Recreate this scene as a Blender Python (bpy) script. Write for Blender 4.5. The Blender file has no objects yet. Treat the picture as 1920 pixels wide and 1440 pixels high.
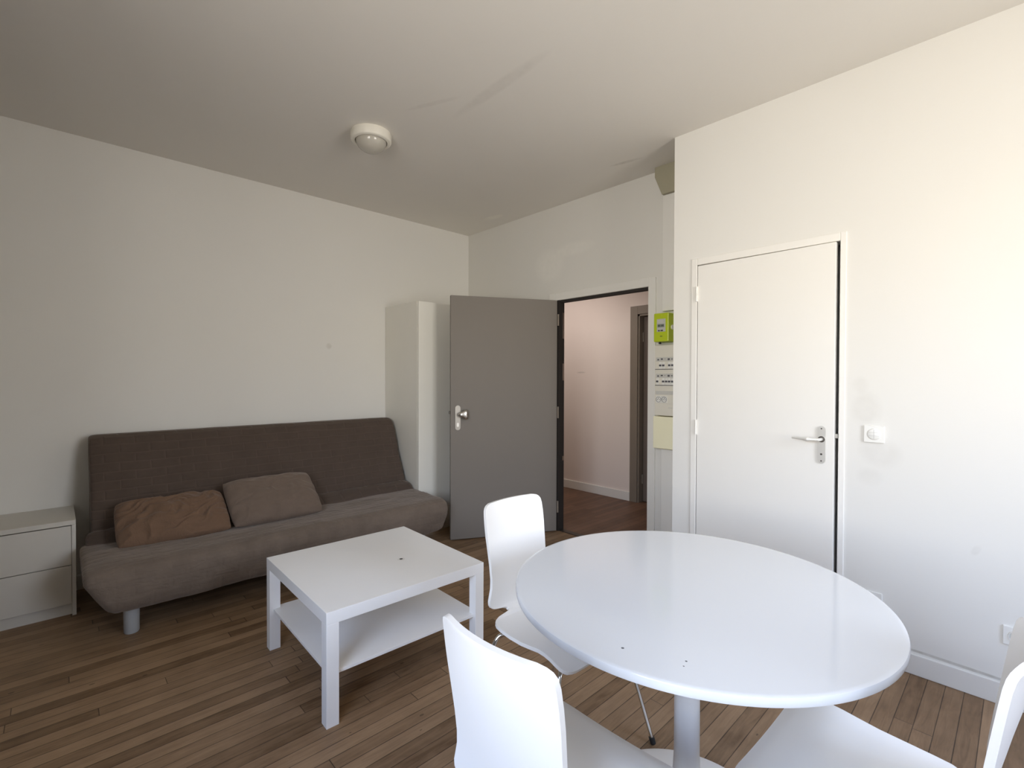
import bpy, bmesh, math, random
from mathutils import Vector, Matrix, noise

random.seed(4)
PI = math.pi
C = bpy.context.scene.collection
SC = bpy.context.scene

# ---------------------------------------------------------------- camera
FPX = 906.57
YAW, PITCH, ROLL = 2.3857, -0.0124, 0.0029
cd = bpy.data.cameras.new('camera')
cam = bpy.data.objects.new('camera', cd)
C.objects.link(cam)
cd.sensor_fit = 'HORIZONTAL'
cd.sensor_width = 36.0
cd.lens = FPX / 1920 * 36.0
cd.clip_start = 0.02
fw = Vector((math.cos(PITCH) * math.cos(YAW), math.cos(PITCH) * math.sin(YAW), math.sin(PITCH)))
r0 = Vector((math.sin(YAW), -math.cos(YAW), 0))
u0 = r0.cross(fw)
rr = r0 * math.cos(ROLL) + u0 * math.sin(ROLL)
uu = u0 * math.cos(ROLL) - r0 * math.sin(ROLL)
M4 = Matrix((rr, uu, -fw)).transposed().to_4x4()
M4.translation = Vector((4.1104, -3.2279, 1.3509))
cam.matrix_world = M4
SC.camera = cam

# ---------------------------------------------------------------- view + world + daylight
vs = SC.view_settings
SC.display_settings.display_device = 'sRGB'
vs.view_transform = 'Standard'
vs.look = 'None'
vs.gamma = 1.0
vs.use_curve_mapping = False
vs.exposure = 0.0
SC.cycles.max_bounces = 14
SC.cycles.diffuse_bounces = 8
SC.cycles.caustics_reflective = False
SC.cycles.caustics_refractive = False
SC.cycles.sample_clamp_indirect = 8.0

SKY_STRENGTH = 15.2
wd = bpy.data.worlds.new('sky')
SC.world = wd
wd.use_nodes = True
nt = wd.node_tree
nt.nodes.clear()
tc = nt.nodes.new('ShaderNodeTexCoord')
sx = nt.nodes.new('ShaderNodeSeparateXYZ')
mr = nt.nodes.new('ShaderNodeMapRange')
mr.inputs['From Min'].default_value = -1
mr.inputs['From Max'].default_value = 1
rp = nt.nodes.new('ShaderNodeValToRGB')
bg = nt.nodes.new('ShaderNodeBackground')
wo = nt.nodes.new('ShaderNodeOutputWorld')
nt.links.new(tc.outputs['Generated'], sx.inputs[0])
nt.links.new(sx.outputs['Z'], mr.inputs['Value'])
nt.links.new(mr.outputs[0], rp.inputs[0])
nt.links.new(rp.outputs[0], bg.inputs['Color'])
nt.links.new(bg.outputs[0], wo.inputs[0])
bg.inputs['Strength'].default_value = SKY_STRENGTH
# street below the window, sunlit facades at eye level, blue sky above
cr = rp.color_ramp
STOPS = [(0.0, (.64, .60, .53)), (0.36, (.82, .765, .69)), (0.46, (.98, .94, .87)), (0.55, (1.0, .97, .91)),
         (0.58, (.96, 1.02, 1.12)), (0.70, (.86, 1.02, 1.32)), (0.77, (.34, .50, .86)), (1.0, (.15, .26, .60))]
while len(cr.elements) < len(STOPS):
    cr.elements.new(0.5)
for e, (p, c) in zip(cr.elements, STOPS):
    e.position = p
    e.color = (*c, 1)

# window in the wall behind the camera
WX0, WX1, WZ0, WZ1 = 3.1, 4.75, 0.86, 2.45
# and a narrower one in the wall to the right, out of view
RX = 5.3
VY0, VY1 = -2.10, -.95
FRONT_Y = -4.05


def area_light(name, loc, rot, sx_, sy_, energy, color, portal=False):
    ld = bpy.data.lights.new(name, 'AREA')
    ld.shape = 'RECTANGLE'
    ld.size, ld.size_y = sx_, sy_
    ld.energy = energy
    ld.color = color
    if portal:
        ld.cycles.is_portal = True
    o = bpy.data.objects.new(name, ld)
    C.objects.link(o)
    o.location = loc
    o.rotation_euler = rot
    return o


area_light('window_portal', ((WX0 + WX1) / 2, FRONT_Y - 0.45, (WZ0 + WZ1) / 2), (PI / 2, 0, 0),
           WX1 - WX0, WZ1 - WZ0, 1, (1, 1, 1), portal=True)
area_light('window_portal', (RX + 0.45, (VY0 + VY1) / 2, (WZ0 + WZ1) / 2), (PI / 2, 0, PI / 2),
           VY1 - VY0, WZ1 - WZ0, 1, (1, 1, 1), portal=True)
# added light for the hallway, no fixture (out of view behind the door head)
area_light('hall_fill', (0.3, 0.55, 2.56), (0, 0, 0), 1.2, 0.5, 12, (1.0, .90, .84))


# ---------------------------------------------------------------- helpers
def finish(me, smooth, angle=40):
    for p in me.polygons:
        p.use_smooth = bool(smooth)
    if smooth:
        me.set_sharp_from_angle(angle=math.radians(angle))


def obj(name, bm, m, parent=None, smooth=False, angle=40):
    bmesh.ops.recalc_face_normals(bm, faces=bm.faces)
    me = bpy.data.meshes.new(name)
    bm.to_mesh(me)
    bm.free()
    finish(me, smooth, angle)
    o = bpy.data.objects.new(name, me)
    C.objects.link(o)
    if m:
        me.materials.append(m)
    if parent:
        o.parent = parent
    return o


def thing(name, label, cat, loc=(0, 0, 0), rotz=0.0, group=None, kind=None):
    o = bpy.data.objects.new(name, None)
    C.objects.link(o)
    o.empty_display_size = 0.1
    o.location = loc
    o.rotation_euler = (0, 0, rotz)
    o['label'] = label
    o['category'] = cat
    if group:
        o['group'] = group
    if kind:
        o['kind'] = kind
    return o


def tag(o, label, cat, kind=None, group=None):
    o['label'] = label
    o['category'] = cat
    if kind:
        o['kind'] = kind
    if group:
        o['group'] = group
    return o


def B():
    return bmesh.new()


def box(bm, x0, x1, y0, y1, z0, z1, bev=0.0, seg=2, mat=None):
    r = bmesh.ops.create_cube(bm, size=1.0)
    vs_ = r['verts']
    for v in vs_:
        v.co = Vector(((x0 + x1) / 2 + v.co.x * (x1 - x0), (y0 + y1) / 2 + v.co.y * (y1 - y0),
                       (z0 + z1) / 2 + v.co.z * (z1 - z0)))
    if bev > 0:
        es = {e for v in vs_ for e in v.link_edges}
        res = bmesh.ops.bevel(bm, geom=list(es), offset=bev, segments=seg, profile=0.5, affect='EDGES')
    return bm


def lathe(bm, prof, n=48, center=(0, 0, 0), axis='Z'):
    """prof: list of (radius, height); r = 0 closes the end."""
    rings = []
    cx, cy, cz = center

    def pos(r, h, a):
        p, q = r * math.cos(a), r * math.sin(a)
        if axis == 'Z':
            return (cx + p, cy + q, cz + h)
        if axis == 'Y':
            return (cx + p, cy + h, cz + q)
        return (cx + h, cy + p, cz + q)
    for r, h in prof:
        if r < 1e-7:
            rings.append([bm.verts.new(pos(0, h, 0))])
        else:
            rings.append([bm.verts.new(pos(r, h, 2 * PI * i / n)) for i in range(n)])
    for a, b in zip(rings, rings[1:]):
        for i in range(n):
            j = (i + 1) % n
            if len(a) == 1 and len(b) == 1:
                continue
            if len(a) == 1:
                bm.faces.new((a[0], b[i], b[j]))
            elif len(b) == 1:
                bm.faces.new((a[i], a[j], b[0]))
            else:
                bm.faces.new((a[i], a[j], b[j], b[i]))
    return bm


def smooth_path(pts, rad, n=5):
    """round the corners of a polyline."""
    pts = [Vector(p) for p in pts]
    out = [pts[0]]
    for a, b, c in zip(pts, pts[1:], pts[2:]):
        d1, d2 = (a - b), (c - b)
        k = min(rad, d1.length * .49, d2.length * .49)
        p0, p1 = b + d1.normalized() * k, b + d2.normalized() * k
        for i in range(n + 1):
            t = i / n
            out.append(p0 * (1 - t) ** 2 + b * 2 * t * (1 - t) + p1 * t * t)
    out.append(pts[-1])
    return out


def tube(bm, pts, r, n=12):
    pts = [Vector(p) for p in pts]
    rs = r if isinstance(r, (list, tuple)) else [r] * len(pts)
    up = Vector((0.13, 0.31, 0.94)).normalized()
    rings = []
    for i, p in enumerate(pts):
        t = (pts[min(i + 1, len(pts) - 1)] - pts[max(i - 1, 0)]).normalized()
        s = t.cross(up)
        if s.length < 1e-3:
            s = t.cross(Vector((1, 0, 0)))
        s.normalize()
        w = s.cross(t).normalized()
        up = w
        rings.append([bm.verts.new(p + (s * math.cos(2 * PI * k / n) + w * math.sin(2 * PI * k / n)) * rs[i])
                      for k in range(n)])
    for a, b in zip(rings, rings[1:]):
        for k in range(n):
            bm.faces.new((a[k], a[(k + 1) % n], b[(k + 1) % n], b[k]))
    bm.faces.new(rings[0][::-1])
    bm.faces.new(rings[-1])
    return bm


def prism(bm, poly, a0, a1, axis='Y'):
    """extrude a 2-D polygon; axis Y: poly is (x, z); axis X: poly is (y, z); axis Z: (x, y)."""
    def pos(p, h):
        if axis == 'Y':
            return (p[0], h, p[1])
        if axis == 'X':
            return (h, p[0], p[1])
        return (p[0], p[1], h)
    A = [bm.verts.new(pos(p, a0)) for p in poly]
    D = [bm.verts.new(pos(p, a1)) for p in poly]
    n = len(poly)
    bm.faces.new(A)
    bm.faces.new(D[::-1])
    for i in range(n):
        j = (i + 1) % n
        bm.faces.new((A[i], D[i], D[j], A[j]))
    return bm


def stadium(cx, cz, w, h, n=10):
    """vertical capsule outline."""
    r = w / 2
    out = []
    for i in range(n + 1):
        a = PI * i / n
        out.append((cx + r * math.cos(a), cz + h / 2 - r + r * math.sin(a)))
    for i in range(n + 1):
        a = PI + PI * i / n
        out.append((cx + r * math.cos(a), cz - h / 2 + r + r * math.sin(a)))
    return out


# ---------------------------------------------------------------- materials
def new_mat(name):
    m = bpy.data.materials.new(name)
    m.use_nodes = True
    t = m.node_tree
    b = next(n for n in t.nodes if n.type == 'BSDF_PRINCIPLED')
    return m, t, b


def lin(c):
    return tuple(((x / 255) / 12.92 if x / 255 <= .04045 else ((x / 255 + .055) / 1.055) ** 2.4) for x in c)


def N(t, typ, **kw):
    n = t.nodes.new(typ)
    for k, v in kw.items():
        setattr(n, k, v)
    return n


def math_node(t, op, a, b=None):
    n = N(t, 'ShaderNodeMath', operation=op)
    for i, v in enumerate((a, b)):
        if v is None:
            continue
        if isinstance(v, (int, float)):
            n.inputs[i].default_value = v
        else:
            t.links.new(v, n.inputs[i])
    return n.outputs[0]


def simple(name, col, rough=.5, metal=0.0, spec=.5, var=0.0, scale=6.0, bump=0.0, bscale=120.0, coat=0.0, sheen=0.0):
    """plain procedural surface with a faint tone variation and a fine bump."""
    m, t, b = new_mat(name)
    b.inputs['Roughness'].default_value = rough
    b.inputs['Metallic'].default_value = metal
    b.inputs['Specular IOR Level'].default_value = spec
    b.inputs['Coat Weight'].default_value = coat
    b.inputs['Sheen Weight'].default_value = sheen
    co = N(t, 'ShaderNodeTexCoord')
    nz = N(t, 'ShaderNodeTexNoise')
    nz.inputs['Scale'].default_value = scale
    nz.inputs['Detail'].default_value = 4
    t.links.new(co.outputs['Object'], nz.inputs['Vector'])
    mx = N(t, 'ShaderNodeMix', data_type='RGBA')
    t.links.new(nz.outputs['Fac'], mx.inputs['Factor'])
    mx.inputs['A'].default_value = (*[min(1, c * (1 - var)) for c in col], 1)
    mx.inputs['B'].default_value = (*[min(1, c * (1 + var)) for c in col], 1)
    t.links.new(mx.outputs['Result'], b.inputs['Base Color'])
    if bump > 0:
        n2 = N(t, 'ShaderNodeTexNoise')
        n2.inputs['Scale'].default_value = bscale
        n2.inputs['Detail'].default_value = 3
        t.links.new(co.outputs['Object'], n2.inputs['Vector'])
        bp = N(t, 'ShaderNodeBump')
        bp.inputs['Strength'].default_value = bump
        bp.inputs['Distance'].default_value = .002
        t.links.new(n2.outputs['Fac'], bp.inputs['Height'])
        t.links.new(bp.outputs['Normal'], b.inputs['Normal'])
    return m


def plaster(name, col, smears=()):
    """matt wall paint; smears: (loc, rot_z or rotation, scale, amount, tone) are scuffs of their own shape."""
    m = simple(name, col, rough=.85, spec=.25, var=.02, scale=1.7, bump=.12, bscale=60)
    t = m.node_tree
    b = next(n for n in t.nodes if n.type == 'BSDF_PRINCIPLED')
    cur = b.inputs['Base Color'].links[0].from_socket
    co = N(t, 'ShaderNodeTexCoord')
    for loc, rot, sc, amt, tone in smears:
        mp = N(t, 'ShaderNodeMapping', vector_type='TEXTURE')
        mp.inputs['Location'].default_value = loc
        mp.inputs['Rotation'].default_value = rot
        mp.inputs['Scale'].default_value = sc
        t.links.new(co.outputs['Object'], mp.inputs['Vector'])
        g = N(t, 'ShaderNodeTexGradient', gradient_type='SPHERICAL')
        t.links.new(mp.outputs[0], g.inputs[0])
        nz = N(t, 'ShaderNodeTexNoise')
        nz.inputs['Scale'].default_value = 22
        nz.inputs['Detail'].default_value = 5
        t.links.new(co.outputs['Object'], nz.inputs['Vector'])
        f = math_node(t, 'MULTIPLY', math_node(t, 'MINIMUM', math_node(t, 'MULTIPLY', g.outputs['Fac'], 2.2), 1.0),
                      math_node(t, 'MULTIPLY', nz.outputs['Fac'], amt * 1.7))
        mx = N(t, 'ShaderNodeMix', data_type='RGBA')
        t.links.new(f, mx.inputs['Factor'])
        t.links.new(cur, mx.inputs['A'])
        mx.inputs['B'].default_value = (*tone, 1)
        cur = mx.outputs['Result']
    t.links.new(cur, b.inputs['Base Color'])
    return m


def parquet(name, light, dark, gap, red=0.0):
    """strip oak laid along Y: 60 mm strips of random length, grain, seams and knots."""
    m, t, b = new_mat(name)
    co = N(t, 'ShaderNodeTexCoord')
    s = N(t, 'ShaderNodeSeparateXYZ')
    t.links.new(co.outputs['Object'], s.inputs[0])
    W_ = .0603
    xr = math_node(t, 'DIVIDE', math_node(t, 'ADD', s.outputs['X'], .0335), W_)
    row = math_node(t, 'FLOOR', xr)
    fx = math_node(t, 'FRACT', xr)
    wn = N(t, 'ShaderNodeTexWhiteNoise', noise_dimensions='1D')
    t.links.new(row, wn.inputs['W'])
    L = 1.05
    yr = math_node(t, 'ADD', math_node(t, 'DIVIDE', s.outputs['Y'], L), math_node(t, 'MULTIPLY', wn.outputs['Value'], 17.3))
    col_i = math_node(t, 'FLOOR', yr)
    fy = math_node(t, 'FRACT', yr)
    cb = N(t, 'ShaderNodeCombineXYZ')
    t.links.new(row, cb.inputs[0])
    t.links.new(col_i, cb.inputs[1])
    w2 = N(t, 'ShaderNodeTexWhiteNoise', noise_dimensions='2D')
    t.links.new(cb.outputs[0], w2.inputs['Vector'])
    # grain: stretched noise shifted per strip
    gv = N(t, 'ShaderNodeCombineXYZ')
    t.links.new(math_node(t, 'MULTIPLY', s.outputs['X'], 55.0), gv.inputs[0])
    t.links.new(math_node(t, 'ADD', math_node(t, 'MULTIPLY', s.outputs['Y'], 5.0), math_node(t, 'MULTIPLY', w2.outputs['Value'], 90.0)), gv.inputs[1])
    t.links.new(math_node(t, 'MULTIPLY', w2.outputs['Value'], 31.0), gv.inputs[2])
    gn = N(t, 'ShaderNodeTexNoise')
    gn.inputs['Scale'].default_value = 1.0
    gn.inputs['Detail'].default_value = 6
    gn.inputs['Roughness'].default_value = .62
    gn.inputs['Distortion'].default_value = .9
    t.links.new(gv.outputs[0], gn.inputs['Vector'])
    wear = N(t, 'ShaderNodeTexNoise')
    wear.inputs['Scale'].default_value = 7.0
    wear.inputs['Detail'].default_value = 5
    t.links.new(co.outputs['Object'], wear.inputs['Vector'])
    f = math_node(t, 'ADD', math_node(t, 'MULTIPLY', w2.outputs['Value'], .42),
                  math_node(t, 'ADD', math_node(t, 'MULTIPLY', gn.outputs['Fac'], .75), math_node(t, 'MULTIPLY', wear.outputs['Fac'], .45)))
    mrn = N(t, 'ShaderNodeMapRange')
    t.links.new(f, mrn.inputs['Value'])
    mrn.inputs['From Min'].default_value = .47
    mrn.inputs['From Max'].default_value = 1.12
    mx = N(t, 'ShaderNodeMix', data_type='RGBA')
    t.links.new(mrn.outputs[0], mx.inputs['Factor'])
    mx.inputs['A'].default_value = (*dark, 1)
    mx.inputs['B'].default_value = (*light, 1)
    # knots
    vo = N(t, 'ShaderNodeTexVoronoi', feature='F1')
    vo.inputs['Scale'].default_value = 5.5
    vm = N(t, 'ShaderNodeMapping')
    vm.inputs['Scale'].default_value = (1.6, .8, 1)
    t.links.new(co.outputs['Object'], vm.inputs[0])
    t.links.new(vm.outputs[0], vo.inputs['Vector'])
    kn = math_node(t, 'LESS_THAN', vo.outputs['Distance'], .045)
    mk = N(t, 'ShaderNodeMix', data_type='RGBA')
    t.links.new(math_node(t, 'MULTIPLY', kn, math_node(t, 'MULTIPLY', gn.outputs['Fac'], 1.0)), mk.inputs['Factor'])
    t.links.new(mx.outputs['Result'], mk.inputs['A'])
    mk.inputs['B'].default_value = (*gap, 1)
    # seams
    ex = math_node(t, 'MINIMUM', fx, math_node(t, 'SUBTRACT', 1.0, fx))
    ey = math_node(t, 'MULTIPLY', math_node(t, 'MINIMUM', fy, math_node(t, 'SUBTRACT', 1.0, fy)), L / W_)
    ed = math_node(t, 'MINIMUM', ex, ey)
    sm = N(t, 'ShaderNodeMapRange')
    t.links.new(math_node(t, 'ADD', ed, math_node(t, 'MULTIPLY', math_node(t, 'SUBTRACT', wear.outputs['Fac'], .5), .035)), sm.inputs['Value'])
    sm.inputs['From Min'].default_value = .008
    sm.inputs['From Max'].default_value = .034
    sm.inputs['To Min'].default_value = 1
    sm.inputs['To Max'].default_value = 0
    ms = N(t, 'ShaderNodeMix', data_type='RGBA')
    t.links.new(math_node(t, 'MULTIPLY', sm.outputs[0], .85), ms.inputs['Factor'])
    t.links.new(mk.outputs['Result'], ms.inputs['A'])
    ms.inputs['B'].default_value = (*gap, 1)
    t.links.new(ms.outputs['Result'], b.inputs['Base Color'])
    rg = N(t, 'ShaderNodeMapRange')
    t.links.new(gn.outputs['Fac'], rg.inputs['Value'])
    rg.inputs['To Min'].default_value = .36
    rg.inputs['To Max'].default_value = .60
    t.links.new(rg.outputs[0], b.inputs['Roughness'])
    b.inputs['Specular IOR Level'].default_value = .28
    bp = N(t, 'ShaderNodeBump')
    bp.inputs['Strength'].default_value = .35
    bp.inputs['Distance'].default_value = .002
    t.links.new(math_node(t, 'SUBTRACT', math_node(t, 'MULTIPLY', gn.outputs['Fac'], .25), sm.outputs[0]), bp.inputs['Height'])
    t.links.new(bp.outputs['Normal'], b.inputs['Normal'])
    return m


def fabric(name, col, quilt=None, rough=.95, sheen=.25, var=.18, wrinkle=.5, line=.5, pad=1.0):
    """brushed plush upholstery; quilt = stitched brick-shaped pads in object space (Y along, Z up)."""
    m, t, b = new_mat(name)
    b.inputs['Roughness'].default_value = rough
    b.inputs['Specular IOR Level'].default_value = .15
    b.inputs['Sheen Weight'].default_value = sheen
    b.inputs['Sheen Roughness'].default_value = .45
    b.inputs['Sheen Tint'].default_value = (.9, .8, .72, 1)
    co = N(t, 'ShaderNodeTexCoord')
    nz = N(t, 'ShaderNodeTexNoise')
    nz.inputs['Scale'].default_value = 9
    nz.inputs['Detail'].default_value = 6
    nz.inputs['Roughness'].default_value = .65
    t.links.new(co.outputs['Object'], nz.inputs['Vector'])
    mx = N(t, 'ShaderNodeMix', data_type='RGBA')
    t.links.new(nz.outputs['Fac'], mx.inputs['Factor'])
    mx.inputs['A'].default_value = (*[c * (1 - var) for c in col], 1)
    mx.inputs['B'].default_value = (*[c * (1 + var) for c in col], 1)
    cur = mx.outputs['Result']
    fine = N(t, 'ShaderNodeTexNoise')
    fine.inputs['Scale'].default_value = 260
    fine.inputs['Detail'].default_value = 2
    t.links.new(co.outputs['Object'], fine.inputs['Vector'])
    wr_ = N(t, 'ShaderNodeTexNoise')
    wr_.inputs['Scale'].default_value = 1.0
    wr_.inputs['Detail'].default_value = 4
    wr_.inputs['Distortion'].default_value = 1.2
    wm = N(t, 'ShaderNodeMapping')
    wm.inputs['Scale'].default_value = (22, 8, 20)
    t.links.new(co.outputs['Object'], wm.inputs[0])
    t.links.new(wm.outputs[0], wr_.inputs['Vector'])
    crease = math_node(t, 'ABSOLUTE', math_node(t, 'SUBTRACT', wr_.outputs['Fac'], .5))
    h = math_node(t, 'ADD', math_node(t, 'MULTIPLY', fine.outputs['Fac'], .12), math_node(t, 'MULTIPLY', crease, 6.0 * wrinkle))
    if quilt:
        s = N(t, 'ShaderNodeSeparateXYZ')
        t.links.new(co.outputs['Object'], s.inputs[0])
        cbn = N(t, 'ShaderNodeCombineXYZ')
        wv = N(t, 'ShaderNodeTexNoise')
        wv.inputs['Scale'].default_value = 6
        t.links.new(co.outputs['Object'], wv.inputs['Vector'])
        t.links.new(s.outputs['Y'], cbn.inputs[0])
        rowc = s.outputs['Z'] if quilt == 'Z' else math_node(t, 'SUBTRACT', s.outputs['Z'], s.outputs['X'])
        t.links.new(math_node(t, 'ADD', rowc, math_node(t, 'MULTIPLY', wv.outputs['Fac'], .02)), cbn.inputs[1])
        br = N(t, 'ShaderNodeTexBrick')
        br.offset = .5
        br.inputs['Scale'].default_value = 1.0
        br.inputs['Brick Width'].default_value = .155
        br.inputs['Row Height'].default_value = .052
        br.inputs['Mortar Size'].default_value = .0028
        br.inputs['Mortar Smooth'].default_value = .9
        t.links.new(cbn.outputs[0], br.inputs['Vector'])
        seam = N(t, 'ShaderNodeTexBrick')
        seam.offset = .5
        for k, v in (('Scale', 1.0), ('Brick Width', .155), ('Row Height', .052), ('Mortar Size', .014), ('Mortar Smooth', 1.0)):
            seam.inputs[k].default_value = v
        t.links.new(cbn.outputs[0], seam.inputs['Vector'])
        h = math_node(t, 'SUBTRACT', h, math_node(t, 'MULTIPLY', seam.outputs['Fac'], pad))
        mq = N(t, 'ShaderNodeMix', data_type='RGBA')
        t.links.new(math_node(t, 'MULTIPLY', br.outputs['Fac'], math_node(t, 'MULTIPLY', wv.outputs['Fac'], line)), mq.inputs['Factor'])
        t.links.new(cur, mq.inputs['A'])
        mq.inputs['B'].default_value = (*[c * 1.9 for c in col], 1)
        cur = mq.outputs['Result']
    t.links.new(cur, b.inputs['Base Color'])
    bp = N(t, 'ShaderNodeBump')
    bp.inputs['Strength'].default_value = .6
    bp.inputs['Distance'].default_value = .004
    t.links.new(h, bp.inputs['Height'])
    t.links.new(bp.outputs['Normal'], b.inputs['Normal'])
    return m


GREY_SMEAR = (.45, .42, .38)
WALL_COL = (.76, .745, .705)
M = {}
M['wall'] = plaster('wall_paint', WALL_COL)
M['wall_left'] = plaster('wall_paint_left', WALL_COL, [
    ((0, -1.52, 1.62), (0, 0, 0), (.2, .03, .03), .45, (.55, .52, .46))])
M['wall_far'] = plaster('wall_paint_far_dimmed', (.71, .695, .655), [  # base tone set below the other walls to paint in weaker light
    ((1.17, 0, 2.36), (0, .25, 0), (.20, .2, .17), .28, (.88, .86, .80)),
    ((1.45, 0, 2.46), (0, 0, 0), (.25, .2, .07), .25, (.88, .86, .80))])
M['wall_closet'] = plaster('wall_paint_closet', WALL_COL, [
    ((3.585, -.375, 1.20), (0, 0, 0), (.07, .2, .10),.15, GREY_SMEAR),
    ((3.64, -.375, 1.00), (0, .3, 0), (.10, .2, .08),.14, GREY_SMEAR),
    ((3.60, -.375, .88), (0, 0, 0), (.06, .2, .05),.11, GREY_SMEAR),
    ((3.56, -.375, 1.32), (0, 0, 0), (.04, .2, .05),.11, GREY_SMEAR),
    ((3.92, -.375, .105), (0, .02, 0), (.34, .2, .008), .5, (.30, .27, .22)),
    ((3.975, -.375, .62), (0, .5, 0), (.016, .2, .030), .14, GREY_SMEAR)])
M['ceiling'] = plaster('ceiling_paint', (.76, .735, .69), [
    ((2.20, -1.54, 2.87), (0, 0, -.03), (.42, .045, .2), .20, GREY_SMEAR),
    ((1.84, -1.70, 2.87), (0, 0, .42), (.20, .022, .2), .16, GREY_SMEAR),
    ((2.17, -.305, 2.87), (0, 0, .2), (.13, .022, .2), .40, GREY_SMEAR),
    ((.64, -.205, 2.87), (0, 0, .1), (.14, .05, .2), .5, (.88, .86, .78))])
M['wall_unseen'] = plaster('wall_unseen_low_bounce', (.26, .245, .22))  # unseen walls kept dark to cut the light they bounce back
M['hall_wall'] = plaster('hall_wall_paint', (.78, .70, .65), [
    ((.45, 1.365, 1.42), (0, 0, 0), (.08, .2, .012), .5, GREY_SMEAR)])
M['floor'] = parquet('oak_strip_floor', (.375, .245, .143), (.145, .084, .042), (.024, .014, .008))
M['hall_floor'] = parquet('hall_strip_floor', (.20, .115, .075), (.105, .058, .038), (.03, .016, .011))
M['trim'] = simple('trim_paint', (.76, .745, .705), rough=.45, var=.02)
M['door_white'] = simple('door_white_paint', (.83, .81, .765), rough=.42, var=.012)
M['lacquer'] = simple('white_lacquer', (.68, .69, .70), rough=.09, spec=.5, var=.008, scale=3)
M['foil'] = simple('white_foil', (.92, .91, .895), rough=.30, var=.015)
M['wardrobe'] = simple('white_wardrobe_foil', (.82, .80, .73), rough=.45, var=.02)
M['chest'] = simple('shaded_chest_foil', (.63, .605, .55), rough=.45, var=.02)  # white foil darkened in colour to carry the shade at this end
M['shell'] = simple('white_shell', (.80, .78, .75), rough=.30, var=.008)
M['column'] = simple('white_column', (.78, .78, .78), rough=.38, var=.01)
M['grey_door'] = simple('grey_door_paint', lin((119, 112, 104)), rough=.55, var=.03, scale=3, bump=.05)
M['grey_frame'] = simple('grey_frame_paint', lin((128, 118, 106)), rough=.5, var=.04)
M['brown_door'] = simple('brown_door_paint', lin((118, 106, 98)), rough=.5, var=.03)
M['dark'] = simple('dark_rebate', (.025, .02, .017), rough=.7)
M['black_rubber'] = simple('black_rubber', (.012, .012, .012), rough=.6)
M['chrome'] = simple('chrome', (.75, .74, .72), rough=.10, metal=1.0)
M['satin_metal'] = simple('satin_metal', (.72, .70, .66), rough=.28, metal=1.0)
M['steel_plate'] = simple('steel_plate', (.80, .78, .74), rough=.30, metal=.75)
M['lever'] = simple('pale_lever_metal', (.80, .79, .75), rough=.28, metal=.35)
M['aged_plate'] = simple('aged_plate', (.42, .39, .35), rough=.4, metal=.5)
M['dark_metal'] = simple('dark_metal', (.10, .09, .08), rough=.35, metal=.8)
M['plastic'] = simple('white_plastic', (.80, .79, .75), rough=.35, var=.01)
M['panel'] = simple('panel_plastic', (.74, .71, .62), rough=.4, var=.02)
M['cream'] = simple('cream_board', (.90, .86, .62), rough=.5, var=.03)
M['beige_hood'] = simple('hood_board', (.36, .335, .245), rough=.6, var=.04)
M['lime'] = simple('lime_plastic', (.46, .56, .02), rough=.35, var=.02)
M['label_grey'] = simple('label_window', (.50, .50, .47), rough=.25)
M['lcd'] = simple('lcd_grey', (.20, .23, .19), rough=.2)
M['ink'] = simple('print_ink', (.03, .03, .03), rough=.6)
M['switch_grey'] = simple('switch_toggle', (.09, .09, .10), rough=.5)
M['strip'] = simple('label_strip', (.58, .57, .53), rough=.3, var=.05, scale=90)
M['dome'] = simple('frosted_dome', (.50, .475, .42), rough=.16, spec=.5, var=.02, coat=.2)
M['lamp_ring'] = simple('lamp_ring_plastic', (.80, .77, .69), rough=.4)
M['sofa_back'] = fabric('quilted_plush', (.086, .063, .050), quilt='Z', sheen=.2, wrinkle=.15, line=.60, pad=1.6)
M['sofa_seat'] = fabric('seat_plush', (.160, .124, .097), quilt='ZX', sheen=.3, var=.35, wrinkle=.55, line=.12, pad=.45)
M['cushion'] = fabric('reddish_brown_plush', (.165, .100, .064), sheen=.2, var=.15, wrinkle=.55)
M['cushion_grey'] = fabric('grey_brown_plush', (.165, .122, .094), sheen=.3, var=.15, wrinkle=.30)
M['leg_grey'] = simple('grey_leg_paint', (.42, .43, .43), rough=.4)

H = 2.8705

# ================================================================= SETTING
# ---- floor, ceiling, walls
PY, PX = -0.3755, 2.5772          # closet wall plane and its corner
bm = B(); box(bm, -.12, RX + .12, FRONT_Y - .50, .06, -.1, 0)
fl = tag(obj('floor', bm, M['floor']), 'worn brown oak strip parquet floor of the living room', 'floor', 'structure')
bm = B(); box(bm, -1.9, 3.2, .06, 1.62, -.1, 0)
tag(obj('floor', bm, M['hall_floor']), 'reddish brown floor of the hallway beyond the grey door', 'floor', 'structure')
bm = B(); box(bm, -.12, RX + .12, FRONT_Y - .50, .06, H, H + .1)
tag(obj('ceiling', bm, M['ceiling']), 'off-white ceiling with faint scuff marks', 'ceiling', 'structure')
bm = B(); box(bm, -.12, 0, FRONT_Y - .50, .06, 0, H)
tag(obj('wall_left', bm, M['wall_left']), 'plain white wall behind the brown sofa', 'wall', 'structure')
# far wall with the entrance opening
DX0, DX1, DZ = 1.292, 2.177, 2.035
bm = B()
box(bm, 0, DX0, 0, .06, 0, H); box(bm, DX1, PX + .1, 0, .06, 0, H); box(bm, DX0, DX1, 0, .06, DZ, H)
tag(obj('wall_far', bm, M['wall_far']), 'white wall around the open grey entrance door', 'wall', 'structure')
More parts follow.
